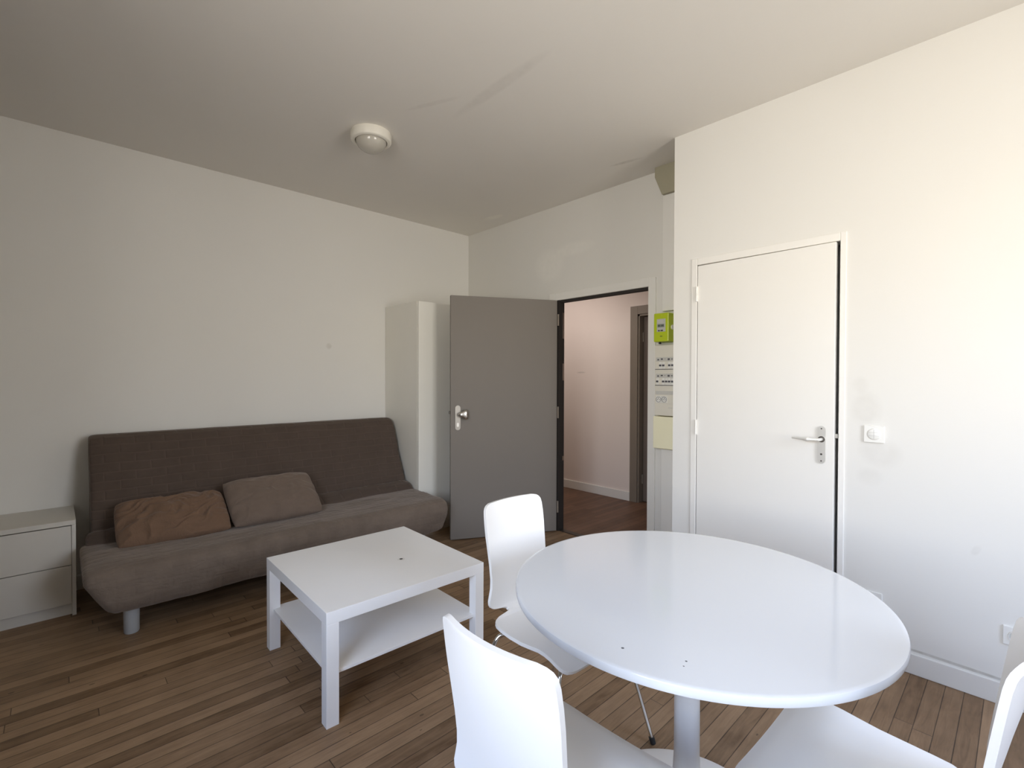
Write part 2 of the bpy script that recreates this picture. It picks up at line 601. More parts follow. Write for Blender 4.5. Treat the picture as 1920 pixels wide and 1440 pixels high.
# closet wall with the opening of the white door
KX0, KX1, KZ = 2.733, 3.472, 2.045
bm = B()
box(bm, PX, KX0, PY, PY + .10, 0, H); box(bm, KX1, RX, PY, PY + .10, 0, H); box(bm, KX0, KX1, PY, PY + .10, KZ, H)
box(bm, PX, PX + .10, PY + .10, 0, 0, H)
tag(obj('wall_closet', bm, M['wall_closet']), 'bright white projecting wall around the closed white door', 'wall', 'structure')
bm = B(); box(bm, PX + .1, RX, .0, .06, 0, H)
tag(obj('wall_closet', bm, M['wall']), 'rear wall of the dark closet behind the white door', 'wall', 'structure')
bm = B()
box(bm, RX, RX + .50, FRONT_Y - .50, VY0, 0, H); box(bm, RX, RX + .50, VY1, .06, 0, H)
box(bm, RX, RX + .50, VY0, VY1, 0, WZ0); box(bm, RX, RX + .50, VY0, VY1, WZ1, H)
tag(obj('wall_right', bm, M['wall_unseen']), 'wall darkened to cut bounce light, to the right of the round table, out of view', 'wall', 'structure')
bm = B()
box(bm, -.12, WX0, FRONT_Y - .50, FRONT_Y, 0, H); box(bm, WX1, RX + .12, FRONT_Y - .50, FRONT_Y, 0, H)
box(bm, WX0, WX1, FRONT_Y - .50, FRONT_Y, 0, WZ0); box(bm, WX0, WX1, FRONT_Y - .50, FRONT_Y, WZ1, H)
tag(obj('wall_front', bm, M['wall_unseen']), 'window wall behind the camera', 'wall', 'structure')



def window(name, label, loc, rz, w):
    t = thing(name, label, 'window', loc, rz, kind='structure')
    h = WZ1 - WZ0
    bm = B()
    box(bm, -w / 2, w / 2, -.03, .03, 0, .06); box(bm, -w / 2, w / 2, -.03, .03, h - .06, h)
    box(bm, -w / 2, -w / 2 + .06, -.03, .03, .06, h - .06); box(bm, w / 2 - .06, w / 2, -.03, .03, .06, h - .06)
    box(bm, -.045, .045, -.03, .03, .06, h - .06)
    obj('window_frame', bm, M['trim'], t)


window('window_1', 'white framed window in the wall behind the camera', ((WX0 + WX1) / 2, FRONT_Y - .42, WZ0), 0, WX1 - WX0)
window('window_2', 'white framed window in the wall right of the round table', (RX + .42, (VY0 + VY1) / 2, WZ0), PI / 2, VY1 - VY0)

# ---- hallway shell
HY = 1.365
HX0, HX1, HZ = 1.228, 2.05, 2.045
bm = B()
box(bm, -1.9, HX0, HY, HY + .22, 0, 2.6); box(bm, HX1, 3.2, HY, HY + .22, 0, 2.6); box(bm, HX0, HX1, HY, HY + .22, HZ, 2.6)
box(bm, HX0 - .1, HX1 + .1, HY + .22, HY + .26, -.1, 2.6)
tag(obj('wall_hall', bm, M['hall_wall']), 'pinkish white hallway wall seen through the open entrance', 'wall', 'structure')
bm = B(); box(bm, -2.0, -1.9, .06, HY, 0, 2.6); box(bm, 3.2, 3.3, .06, HY, 0, 2.6)
tag(obj('wall_hall', bm, M['hall_wall']), 'end walls of the hallway, out of view', 'wall', 'structure')
bm = B(); box(bm, -2.0, 0, .0, .06, 0, 2.6); box(bm, PX + .1, 3.3, .06, .1, 0, 2.6)
tag(obj('wall_hall', bm, M['hall_wall']), 'near side of the hallway, out of view', 'wall', 'structure')
bm = B(); box(bm, -2.0, 3.3, .06, HY + .22, 2.6, 2.7)
tag(obj('ceiling', bm, M['hall_wall']), 'ceiling of the hallway, out of view', 'ceiling', 'structure')

# ---- baseboards
bm = B(); box(bm, KX1 + .028, RX, PY - .012, PY, 0, .095, .004)
tag(obj('baseboard_closet', bm, M['trim']), 'white baseboard on the wall right of the white door', 'baseboard', 'structure')
bm = B(); box(bm, PX, KX0 - .04, PY - .012, PY, 0, .095, .004)
tag(obj('baseboard_closet', bm, M['trim']), 'short white baseboard left of the white door', 'baseboard', 'structure')
bm = B(); box(bm, 0, .012, FRONT_Y, -.99, 0, .095, .004)
tag(obj('baseboard_left', bm, M['trim']), 'white baseboard along the wall behind the sofa', 'baseboard', 'structure')
bm = B(); box(bm, -1.9, 1.138, HY - .015, HY, 0, .10, .004)
tag(obj('baseboard_hall', bm, M['trim']), 'white baseboard at the foot of the hallway wall', 'baseboard', 'structure')

# ---- entrance: casing, dark rebate, threshold
bm = B()
CY = -.014
box(bm, 1.185, 1.262, CY, 0, 0, 2.10, .003); box(bm, DX1, 2.238, CY, 0, 0, 2.10, .003)
box(bm, 1.262, DX1, CY, 0, DZ, 2.10, .003)
tag(obj('trim_1', bm, M['trim']), 'white casing around the open entrance doorway', 'door frame', 'structure')
bm = B()
box(bm, DX0 - .012, DX0 + .006, .0, .06, 0, DZ); box(bm, 1.262, DX0 + .004, -.010, .0, 0, DZ); box(bm, DX0, DX1, .004, .06, DZ - .018, DZ)
tag(obj('trim_2', bm, M['dark']), 'dark rebate lining the head and hinge side of the entrance', 'door frame', 'structure')
bm = B(); box(bm, DX0, DX1, .0, .06, 0, .006, .002)
tag(obj('trim_3', bm, M['dark_metal']), 'dark threshold strip under the entrance', 'threshold', 'structure')
bm = B()
for z0, z1 in ((1.70, 1.93), (1.33, 1.48), (.62, .66)):
    box(bm, DX0 + .006, DX0 + .009, .036, .056, z0, z1, .001)
tag(obj('trim_4', bm, M['chrome']), 'bright metal strike strips on the dark hinge jamb', 'door frame', 'structure')

# ---- door_1: the grey entrance leaf, swung into the room
d1 = thing('door_1', 'grey flush entrance door standing open into the room', 'door', (DX0 + .004, -.022, 0), math.radians(-117.3), kind='structure')
LW = .945
bm = B(); box(bm, .008, LW, -.04, 0, .008, 2.032, .002)
obj('leaf', bm, M['grey_door'], d1)
# local +X runs from hinge to lock edge; the face seen from the room is local +Y
bm = B(); prism(bm, stadium(.886, 1.02, .044, .205), .0, .008, 'Y')
pl = obj('handle_plate', bm, M['aged_plate'], d1)
bm = B(); prism(bm, stadium(.886, .962, .017, .034), .008, .0105, 'Y')
obj('lock_cylinder', bm, M['satin_metal'], pl)
bm = B()
# rounded triangular fixed knob on a short neck
lathe(bm, [(0, .006), (.013, .006), (.012, .03), (0, .03)], 20, (.868, 0, 1.048), 'Y')
tri = []
for k in range(36):
    a = 2 * PI * k / 36
    rr_ = .036 * (1 + .20 * math.cos(3 * (a)))
    tri.append((.838 + rr_ * math.cos(a) * 1.12, 1.048 + rr_ * math.sin(a) * 1.05))
rings = []
for s_, yy in ((.86, .026), (1.0, .032), (1.0, .042), (.82, .052), (.45, .057)):
    rings.append([bm.verts.new((.838 + (p[0] - .838) * s_, yy, 1.048 + (p[1] - 1.048) * s_)) for p in tri])
for a, b_ in zip(rings, rings[1:]):
    for k in range(36):
        bm.faces.new((a[k], a[(k + 1) % 36], b_[(k + 1) % 36], b_[k]))
bm.faces.new(rings[0]); bm.faces.new(rings[-1])
kn = obj('door_knob', bm, M['satin_metal'], d1, True)
bm = B(); box(bm, LW, LW + .012, -.027, -.013, 1.052, 1.075, .002)
obj('latch', bm, M['dark_metal'], d1)
for z in (1.86, 1.05, .22):
    bm = B(); lathe(bm, [(0, -.05), (.008, -.05), (.008, .05), (0, .05)], 16, (0, .006, z))
    obj('hinge', bm, M['grey_frame'], d1, True)

# ---- door_2: the white flush door, very slightly ajar
bm = B()
FY = PY - .006
box(bm, 2.697, KX0, FY, PY + .1, 0, 2.082, .003); box(bm, KX1, 3.499, FY, PY + .1, 0, 2.082, .003)
box(bm, KX0, KX1, FY, PY + .1, KZ - .004, 2.082, .003)
tag(obj('trim_5', bm, M['door_white']), 'slim white frame around the white flush door', 'door frame', 'structure')
d2 = thing('door_2', 'white flush door with lever handle, resting just ajar', 'door', (KX0 + .003, PY - .004, 0), math.radians(-1.1), kind='structure')
bm = B(); box(bm, .0, .7215, 0, .038, .008, 2.036, .002)
obj('leaf', bm, M['door_white'], d2)
bm = B(); prism(bm, stadium(.668, 1.016, .036, .190), -.007, 0, 'Y')
hp = obj('handle_plate', bm, M['steel_plate'], d2)
for z, r in ((1.098, .0035), (.934, .0035), (.968, .005)):
    bm = B(); lathe(bm, [(0, -.0085), (r, -.0085), (r, -.006), (0, -.006)], 12, (.668, 0, z), 'Y')
    obj('screw' if r < .004 else 'keyhole', bm, M['dark_metal'], hp)
bm = B()
lathe(bm, [(0, -.012), (.015, -.012), (.016, -.006), (0, -.006)], 24, (.668, 0, 1.044), 'Y')
obj('rosette', bm, M['dark_metal'], hp, True)
bm = B()
pts = smooth_path([(.668, -.006, 1.044), (.668, -.05, 1.044), (.61, -.054, 1.044), (.545, -.050, 1.047)], .018, 6)
n_ = len(pts)
tube(bm, pts, [(.0080 if i < n_ * .55 else .0115 - .006 * max(0, (i / (n_ - 1) - .7) / .3)) for i in range(n_)], 14)
obj('door_handle', bm, M['lever'], d2, True)
for z in (1.865, 1.055, .25):
    bm = B(); lathe(bm, [(0, -.045), (.007, -.045), (.007, -.002), (.0055, -.001), (.0055, .001), (.007, .002), (.007, .045), (0, .045)], 16, (-.003, -.006, z))
    obj('hinge', bm, M['door_white'], d2, True)
bm = B(); box(bm, .7215, .735, .012, .026, 1.052, 1.075, .002)
obj('latch', bm, M['satin_metal'], d2)

# ---- door_3: brown-grey door of the hallway
bm = B()
box(bm, 1.138, HX0, HY - .012, HY + .0, 0, 2.135, .002); box(bm, HX0, HX1, HY - .012, HY, HZ, 2.135, .002)
box(bm, HX0 - .004, HX0 + .02, HY, HY + .15, 0, HZ); box(bm, HX0, HX1, HY, HY + .15, HZ - .02, HZ)
tag(obj('trim_6', bm, M['grey_frame']), 'grey-brown frame of the closed hallway door', 'door frame', 'structure')
d3 = thing('door_3', 'closed grey-brown door set deep in the hallway wall', 'door', (HX0 + .025, HY + .07, 0), 0, kind='structure')
bm = B(); box(bm, .004, HX1 - HX0 - .03, 0, .04, .008, HZ - .025, .002)
obj('leaf', bm, M['brown_door'], d3)
for z in (1.8, .25):
    bm = B(); lathe(bm, [(0, -.05), (.009, -.05), (.009, .05), (0, .05)], 14, (.0, -.006, z))
    obj('hinge', bm, M['grey_frame'], d3, True)

# ================================================================= FIXTURES
# ---- ceiling light
cl = thing('ceiling_light', 'round white ceiling light with a frosted grey dome', 'ceiling light', (1.303, -1.792, H))
bm = B()
lathe(bm, [(0, 0), (.120, 0), (.1225, -.006), (.1225, -.046), (.120, -.052), (.113, -.056), (.098, -.056), (.095, -.050), (.095, -.02), (0, -.02)], 64)
obj('ring', bm, M['lamp_ring'], cl, True)
bm = B()
pr = [(.0925, -.022)]
for i in range(0, 13):
    a = PI / 2 * i / 12
    pr.append((.0925 * math.cos(a), -.046 - .074 * math.sin(a)))
pr[-1] = (0, pr[-1][1])
lathe(bm, pr, 64)
obj('dome', bm, M['dome'], cl, True)

# ---- hood at the top of the trunking
bm = B()
y0, y1 = -.075, 0
prism(bm, [(2.262, H - .001), (2.262, 2.80), (2.318, 2.665), (2.562, 2.665), (2.562, H - .001)], y0, y1, 'Y')
tag(obj('vent_hood', bm, M['beige_hood']), 'tapered beige boxed hood under the ceiling above the green meter', 'hood')

# ---- trunking, panel, cover, meter
bm = B(); box(bm, 2.312, 2.56, -.05, -.001, 0.0, .842, .003)
tag(obj('cable_trunking', bm, M['trim']), 'flat white cable trunking from the floor up to the cream cover board', 'cable trunking')
bm = B(); box(bm, 2.312, 2.56, -.05, -.001, 1.835, 2.664, .003)
tag(obj('cable_trunking', bm, M['trim']), 'flat white cable trunking between the green meter and the beige hood', 'cable trunking')

YP = -.085
ep = thing('electrical_panel', 'white circuit breaker panel below the green meter', 'electrical panel', (0, 0, 0))
bm = B(); box(bm, 2.276, 2.560, YP, 0, 1.085, 1.590, .006)
# recesses are narrow windows that carry the breaker rows
obj('enclosure', bm, M['panel'], ep, False)


def row(zt, zb, first, skip):
    bm = B(); box(bm, 2.288, 2.548, YP - .002, YP + .004, zt - .030, zt, .001)
    st = obj('label_strip', bm, M['strip'], ep)
    for k in range(9):
        x = 2.300 + k * .0265
        bm = B(); box(bm, x, x + .012 + .004 * (k % 2), YP - .003, YP - .001, zt - .022 + .004 * (k % 3), zt - .012 + .003 * (k % 2))
        obj('print', bm, M['switch_grey'], st)
    for k in range(11):
        if k in skip:
            continue
        x = 2.292 + k * .0232
        bm = B(); box(bm, x, x + .0205, YP - .005, YP, zb, zb + .048, .001)
        br = obj('breaker', bm, M['plastic'], ep)
        bm = B(); box(bm, x + .003, x + .0175, YP - .013, YP - .004, zb + .017, zb + .030, .001)
        obj('toggle', bm, M['switch_grey'], br)
    bm = B(); box(bm, 2.282, 2.552, YP - .003, YP, zb - .006, zb - .002)
    obj('row_edge', bm, M['switch_grey'], ep)


row(1.502, 1.420, 0, (0, 3))
row(1.385, 1.306, 0, (1,))
bm = B(); box(bm, 2.284, 2.548, YP - .002, YP + .004, 1.236, 1.262, .001)
obj('label_strip', bm, M['strip'], ep)
for k in range(2):
    x = 2.312 + k * .045
    bm = B(); box(bm, x - .0215, x + .0215, YP - .006, YP, 1.176, 1.226, .002)
    so = obj('socket', bm, M['plastic'], ep)
    bm = B(); lathe(bm, [(.0175, -.0075), (.0195, -.0085), (.0195, -.005), (.0175, -.005), (.0175, -.0075)], 28, (x, YP, 1.201), 'Y')
    obj('socket_rim', bm, M['switch_grey'], so, True)
    for dx, dz in ((-.007, -.001), (.007, -.001), (0, .009)):
        bm = B(); lathe(bm, [(0, -.0075), (.0028, -.0075), (.0028, -.004), (0, -.004)], 10, (x + dx, YP, 1.201 + dz), 'Y')
        obj('socket_hole', bm, M['ink'], so)
bm = B(); box(bm, 2.375, 2.54, YP - .001, YP, 1.170, 1.1715)
obj('cover_line', bm, M['strip'], ep)
bm = B(); box(bm, 2.385, 2.430, YP - .001, YP, 1.141, 1.145)
obj('print', bm, M['strip'], ep)

bm = B(); box(bm, 2.270, 2.560, YP - .006, 0, .850, 1.079, .004)
tag(obj('cover_board', bm, M['cream']), 'plain cream cover board under the breaker panel', 'cover board')

mt = thing('electricity_meter', 'lime green electricity meter with small grey display', 'electricity meter', (0, 0, 0))
YM = -.125
bm = B(); box(bm, 2.290, 2.405, YM, -.0, 1.610, 1.812, .006)
obj('housing', bm, M['lime'], mt)
bm = B(); box(bm, 2.316, 2.382, YM - .003, YM + .002, 1.680, 1.770, .001)
wn_ = obj('display_window', bm, M['label_grey'], mt)
bm = B(); box(bm, 2.322, 2.374, YM - .0045, YM - .002, 1.711, 1.733, .001)
lc = obj('lcd', bm, M['lcd'], wn_)
bm = B()
for k in range(5):
    if k != 2:
        box(bm, 2.327 + k * .009, 2.332 + k * .009, YM - .0052, YM - .004, 1.717, 1.728)
obj('digits', bm, M['ink'], lc)
bm = B(); box(bm, 2.328, 2.340, YM - .006, YM - .002, 1.684, 1.692); box(bm, 2.347, 2.365, YM - .006, YM - .002, 1.684, 1.692)
obj('buttons', bm, M['ink'], wn_)
bm = B()
for k in range(4):
    box(bm, 2.322, 2.374 - .01 * (k % 2), YM - .0045, YM - .002, 1.742 + k * .006, 1.745 + k * .006)
obj('print', bm, M['strip'], wn_)
bm = B(); box(bm, 2.340, 2.358, YM - .001, YM + .001, 1.646, 1.650)
obj('print', bm, M['ink'], mt)
bm = B(); lathe(bm, [(0, -.004), (.009, -.004), (.009, .001), (0, .001)], 20, (2.347, YM, 1.790), 'Y')
obj('screw_cap', bm, M['lime'], mt, True)
bm = B(); box(bm, 2.318, 2.328, YM + .02, YM + .04, 1.596, 1.611)
obj('seal', bm, M['ink'], mt)
bm = B(); lathe(bm, [(0, 0), (.017, 0), (.017, .006), (0, .008)], 20, (2.405, -.075, 1.712), 'X')
obj('round_port', bm, M['plastic'], mt, True)

# ---- round push switch right of the white door
sw = thing('wall_switch', 'square white wall switch with a round rocker beside the white door', 'light switch', (3.618, PY, 1.087))
bm = B(); box(bm, -.041, .041, -.009, 0, -.041, .041, .003)
obj('plate', bm, M['plastic'], sw)
bm = B(); lathe(bm, [(0, -.013), (.022, -.013), (.026, -.0115), (.0275, -.009), (.0275, -.006), (0, -.006)], 40, (0, 0, 0), 'Y')
rk = obj('rocker', bm, M['plastic'], sw, True)
bm = B(); box(bm, -.0006, .0006, -.0136, -.011, -.022, .022)
box(bm, -.021, .021, -.0136, -.011, .0075, .0085); box(bm, -.021, .021, -.0136, -.011, -.0085, -.0075)
obj('rocker_line', bm, M['label_grey'], rk)


def socket(loc, label):
    s = thing('wall_socket', label, 'power socket', loc)
    bm = B(); box(bm, -.040, .040, -.008, 0, -.040, .040, .003)
    obj('plate', bm, M['plastic'], s)
    bm = B()
    lathe(bm, [(.0205, -.0085), (.0215, -.0115), (.0235, -.0115), (.0245, -.0085), (.0205, -.0085)], 40, (0, 0, 0), 'Y')
    obj('socket_rim', bm, M['plastic'], s, True)
    bm = B(); lathe(bm, [(0, -.0084), (.0202, -.0084), (.0202, -.006), (0, -.006)], 40, (0, 0, 0), 'Y')
    obj('socket_well', bm, M['strip'], s, True)
    for dx, dz in ((-.0095, 0), (.0095, 0)):
        bm = B(); lathe(bm, [(0, -.0095), (.003, -.0095), (.003, -.007), (0, -.007)], 12, (dx, 0, dz), 'Y')
        obj('socket_hole', bm, M['ink'], s)
    bm = B(); lathe(bm, [(0, -.016), (.0024, -.014), (.0024, -.007), (0, -.007)], 12, (0, 0, .011), 'Y')
    obj('earth_pin', bm, M['satin_metal'], s, True)
    return s


socket((4.098, PY, .297), 'white wall socket low on the wall behind the right-hand chair')
socket((3.617, PY, .291), 'white wall socket mostly hidden by the round table rim')

# ================================================================= WARDROBE
wr = thing('wardrobe', 'tall plain white wardrobe in the corner behind the open grey door', 'wardrobe', (0.0, -.985, 0))
Wd, Wh, Ww = .571, 2.006, .965
bm = B()
box(bm, .004, Wd - .020, 0, .018, .0, Wh, .001); box(bm, .004, Wd - .020, Ww - .018, Ww, 0, Wh, .001)
box(bm, .004, Wd - .020, .018, Ww - .018, Wh - .018, Wh, .001); box(bm, .004, Wd - .020, .018, Ww - .018, .06, .078, .001)
box(bm, .004, .012, .018, Ww - .018, .078, Wh - .018)
obj('carcass', bm, M['wardrobe'], wr)
bm = B(); box(bm, Wd - .050, Wd - .034, .018, Ww - .018, 0, .06)
obj('plinth', bm, M['wardrobe'], wr)
for k in range(2):
    bm = B(); box(bm, Wd - .018, Wd, .001 + k * Ww / 2, Ww / 2 - .0015 + k * Ww / 2, .065, Wh - .002, .0015)
    obj('door', bm, M['wardrobe'], wr)

# ================================================================= CHEST OF DRAWERS
ch = thing('chest_of_drawers', 'low white two-drawer chest at the left end of the sofa', 'chest of drawers', (.0, -3.955, 0))
Cw, Cd_, Ch = .803, .427, .540
bm = B()
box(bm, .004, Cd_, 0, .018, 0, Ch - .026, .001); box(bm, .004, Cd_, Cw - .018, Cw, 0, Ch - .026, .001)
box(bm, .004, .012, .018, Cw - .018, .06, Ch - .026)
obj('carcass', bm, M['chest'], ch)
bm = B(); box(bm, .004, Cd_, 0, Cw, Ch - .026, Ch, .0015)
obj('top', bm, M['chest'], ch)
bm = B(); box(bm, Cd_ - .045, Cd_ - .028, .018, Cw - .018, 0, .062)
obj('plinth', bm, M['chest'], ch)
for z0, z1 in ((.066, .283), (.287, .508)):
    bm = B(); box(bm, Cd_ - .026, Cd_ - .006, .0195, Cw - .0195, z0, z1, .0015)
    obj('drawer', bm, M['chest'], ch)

# ================================================================= SOFA BED


def loop_block(name, prof, y0, y1, m, parent, ny=90, end=.10, endpow=2.4, wob=.006, wscale=5.0, crease=None, seed=0, tuck=None):
    """sweep a closed (x, z) loop along Y with softly rounded ends and plush wrinkles."""
    cx = sum(p[0] for p in prof) / len(prof)
    cz = sum(p[1] for p in prof) / len(prof)
    ext = max(max(abs(p[0] - cx) for p in prof), max(abs(p[1] - cz) for p in prof))
    bm = B()
    rings = []
    ys = []
    nend = 10
    for i in range(nend + 1):
        ys.append((y0 + end * (1 - math.cos(PI / 2 * i / nend)), i / nend))
    for i in range(1, ny):
        ys.append((y0 + end + (y1 - y0 - 2 * end) * i / ny, 1))
    for i in range(nend, -1, -1):
        ys.append((y1 - end * (1 - math.cos(PI / 2 * i / nend)), i / nend))
    for y, q in ys:
        s = (1 - (1 - q) ** endpow) ** (1 / endpow) if q < 1 else 1
        inset = (1 - s) * end
        ring = []
        for (px, pz) in prof:
            dx, dz = px - cx, pz - cz
            d = math.hypot(dx, dz)
            k = max(.02, (d - inset * 1.0) / d) if d > 0 else 1
            x, z = cx + dx * k, cz + dz * k
            ring.append([x, y, z])
        rings.append(ring)
    n = len(prof)
    V = []
    for ring in rings:
        row_ = []
        for (x, y, z) in ring:
            p = Vector((x, y, z))
            dirv = Vector((x - cx, 0, z - cz))
            if dirv.length > 1e-6:
                dirv.normalize()
            w = noise.fractal(Vector((x * wscale * 1.3, y * wscale * .55, z * wscale * 1.3)) + Vector((seed, 0, 0)), .9, 2.1, 4)
            w2 = noise.noise(Vector((x * 26, y * 9, z * 26)) + Vector((0, seed, 0)))
            p += dirv * (w * wob + w2 * wob * .28)
            if crease:
                p += dirv * crease(x, y, z)
            if tuck:
                p.y += tuck(p)
            row_.append(bm.verts.new(p))
        V.append(row_)
    for a, b_ in zip(V, V[1:]):
        for i in range(n):
            j = (i + 1) % n
            bm.faces.new((a[i], a[j], b_[j], b_[i]))
    bm.faces.new(V[0][::-1])
    bm.faces.new(V[-1])
    return obj(name, bm, m, parent, True, 75)


def round_loop(corners, n=7):
    """closed polygon [(x, z, r)] with rounded corners and extra points along the sides."""
    out = []
    m_ = len(corners)
    for i in range(m_):
        a, b_, c = corners[i - 1], corners[i], corners[(i + 1) % m_]
        A_, B_, C_ = Vector(a[:2]), Vector(b_[:2]), Vector(c[:2])
        d1, d2 = (A_ - B_), (C_ - B_)
        k1 = min(b_[2], d1.length * .48)
        k2 = min(b_[2], d2.length * .48)
        p0, p1 = B_ + d1.normalized() * k1, B_ + d2.normalized() * k2
        arc = [p0 * (1 - t) ** 2 + B_ * 2 * t * (1 - t) + p1 * t * t for t in [q / n for q in range(n + 1)]]
        if out:
            last = Vector(out[-1])
            seg = (arc[0] - last)
            kk = int(seg.length / .03)
            for q in range(1, kk):
                out.append(tuple(last + seg * (q / kk)))
        out.extend(tuple(p) for p in arc)
    first, last = Vector(out[0]), Vector(out[-1])
    seg = first - last
    kk = int(seg.length / .03)
    for q in range(1, kk):
        out.append(tuple(last + seg * (q / kk)))
    return out


sofa = thing('sofa_bed', 'dark brown quilted armless sofa bed against the left wall', 'sofa', (0, 0, 0))
back_prof = round_loop([(.030, .985, .05), (.185, .990, .05), (.235, .90, .06), (.440, .40, .05), (.300, .30, .05), (.20, .42, .05)])
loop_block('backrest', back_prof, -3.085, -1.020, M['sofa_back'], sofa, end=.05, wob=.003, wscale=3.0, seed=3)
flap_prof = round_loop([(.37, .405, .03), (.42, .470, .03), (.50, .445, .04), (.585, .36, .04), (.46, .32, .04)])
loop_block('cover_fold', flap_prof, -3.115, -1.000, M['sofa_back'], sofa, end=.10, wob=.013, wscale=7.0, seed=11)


def seat_tuck(p):
    # the cover is drawn in under the two ends of the seat
    low = max(0.0, .33 - p.z)
    a = max(0.0, min(1.0, (-2.90 - p.y) / .22))
    b_ = max(0.0, min(1.0, (p.y + 1.20) / .20))
    return low * (.55 * a * a - .25 * b_ * b_)


def seat_crease(x, y, z):
    # stitched welt along the front roll of the seat
    if z > .36 and .80 < x < .98:
        return -.006 * math.exp(-((x - (.885 + .012 * math.sin(y * 7))) / .012) ** 2)
    return 0


seat_prof = round_loop([(.40, .20, .05), (.44, .40, .04), (.70, .412, .05), (1.015, .400, .085), (1.045, .27, .06), (1.005, .150, .05), (.70, .175, .05)])
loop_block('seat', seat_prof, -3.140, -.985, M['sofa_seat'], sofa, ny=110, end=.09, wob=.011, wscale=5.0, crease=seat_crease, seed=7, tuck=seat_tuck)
for x, y in ((.876, -2.945), (.876, -1.16), (.40, -2.945), (.40, -1.16)):
    bm = B(); lathe(bm, [(0, 0), (.030, 0), (.034, .006), (.036, .19), (.036, .26), (0, .26)], 24, (x, y, 0))
    obj('leg', bm, M['leg_grey'], sofa, True)


def cushion(label, w, h, t, loc, rot, seed, mat, fold):
    """plush pillow: rounded envelope with pinched corners, gathered folds and a seam."""
    bm = B()
    nu, nv = 84, 56
    top, bot = [], []
    for i in range(nu + 1):
        u = -1 + 2 * i / nu
        ra, rb = [], []
        for j in range(nv + 1):
            v = -1 + 2 * j / nv
            cor = (abs(u) ** 3) * (abs(v) ** 3)
            x = u * w / 2 * (1 - .035 * (1 - abs(v) ** 4) * 0 - .05 * cor - .015 * (1 - v * v))
            y = v * h / 2 * (1 - .08 * cor - .02 * (1 - u * u))
            e = max(0, (1 - abs(u) ** 3.2)) ** .55 * max(0, (1 - abs(v) ** 3.0)) ** .6
            p = Vector((x * 5.5, y * 8.5, seed))
            f = noise.fractal(p, .8, 2.1, 4) * .010 + noise.noise(Vector((x * 7 + y * 16, y * 22 - x * 5, seed * 2))) * .008
            # gathers running in from the ends
            g = math.sin(v * 13 + seed + 2.2 * noise.noise(Vector((x * 6, y * 6, seed)))) * .006 * max(0, abs(u) - .45) / .55
            q = noise.noise(Vector((x * 5 + y * 3, y * 19 - x * 6 + 1.5 * noise.noise(Vector((x * 9, y * 9, seed))), seed * 3)))
            ridge = (1 - abs(q) * 3.0) if abs(q) < .333 else 0
            z = e * t / 2 + e ** .5 * (f + g) + e ** .4 * fold * ridge
            ra.append(bm.verts.new((x, y, z)))
            rb.append(None if i in (0, nu) or j in (0, nv) else bm.verts.new((x, y, -e * t / 2 * .85 + f * .5 * e)))
        top.append(ra); bot.append(rb)

    def bv(i, j):
        return bot[i][j] or top[i][j]
    for i in range(nu):
        for j in range(nv):
            bm.faces.new((top[i][j], top[i + 1][j], top[i + 1][j + 1], top[i][j + 1]))
            bm.faces.new((bv(i, j), bv(i, j + 1), bv(i + 1, j + 1), bv(i + 1, j)))
    o = obj('cushion', bm, M[mat], None, True, 80)
    md = o.modifiers.new('soft', 'SUBSURF')
    md.levels = 1; md.render_levels = 1
    o.location = loc
    o.rotation_euler = rot
    tag(o, label, 'cushion', None, 'brown cushions on the sofa')
    return o


# local X of a cushion runs along the sofa (world Y), local Y climbs towards the backrest
cushion('crumpled reddish brown cushion at the left end of the sofa, nearer the chest', .57, .37, .15,
        (.600, -2.715, .500), (math.radians(30), math.radians(0), math.radians(89)), 1.7, 'cushion', .024)
cushion('smoother brown cushion nearer the middle of the sofa, right of the crumpled one', .58, .40, .15,
        (.600, -2.150, .528), (math.radians(37), math.radians(0), math.radians(91)), 6.1, 'cushion_grey', .009)

# ================================================================= COFFEE TABLE
ct = thing('coffee_table', 'square white coffee table with a lower shelf in front of the sofa', 'coffee table', (1.9118, -2.0904, 0), -.0191)
hw = .3855
bm = B(); box(bm, -hw, hw, -hw, hw, .400, .4495, .0012)
top = obj('tabletop', bm, M['foil'], ct)
bm = B(); lathe(bm, [(0, 0), (.017, 0), (.015, .0006), (0, .0007)], 14, (.079, .106, .4494))
for v in bm.verts:
    v.co.x += .004 * math.sin(v.co.y * 900); v.co.y += .004 * math.sin(v.co.x * 700)
ck = obj('chipped_spot', bm, M['plastic'], top)
bm = B(); lathe(bm, [(0, 0), (.009, 0), (.008, .0002), (0, .0003)], 8, (.079, .106, .4500))
obj('chip_hole', bm, M['ink'], top)
for sx_, sy_ in ((-1, -1), (-1, 1), (1, 1), (1, -1)):
    bm = B()
    x0, x1 = sorted((sx_ * hw * .9995, sx_ * (hw - .05)))
    y0, y1 = sorted((sy_ * hw * .9995, sy_ * (hw - .05)))
    box(bm, x0, x1, y0, y1, 0, .400, .0012)
    obj('leg', bm, M['foil'], ct)
bm = B(); box(bm, -hw + .018, hw - .018, -hw + .018, hw - .018, .190, .203, .001)
# notch the shelf corners around the legs by keeping it inside them
obj('shelf', bm, M['foil'], ct)

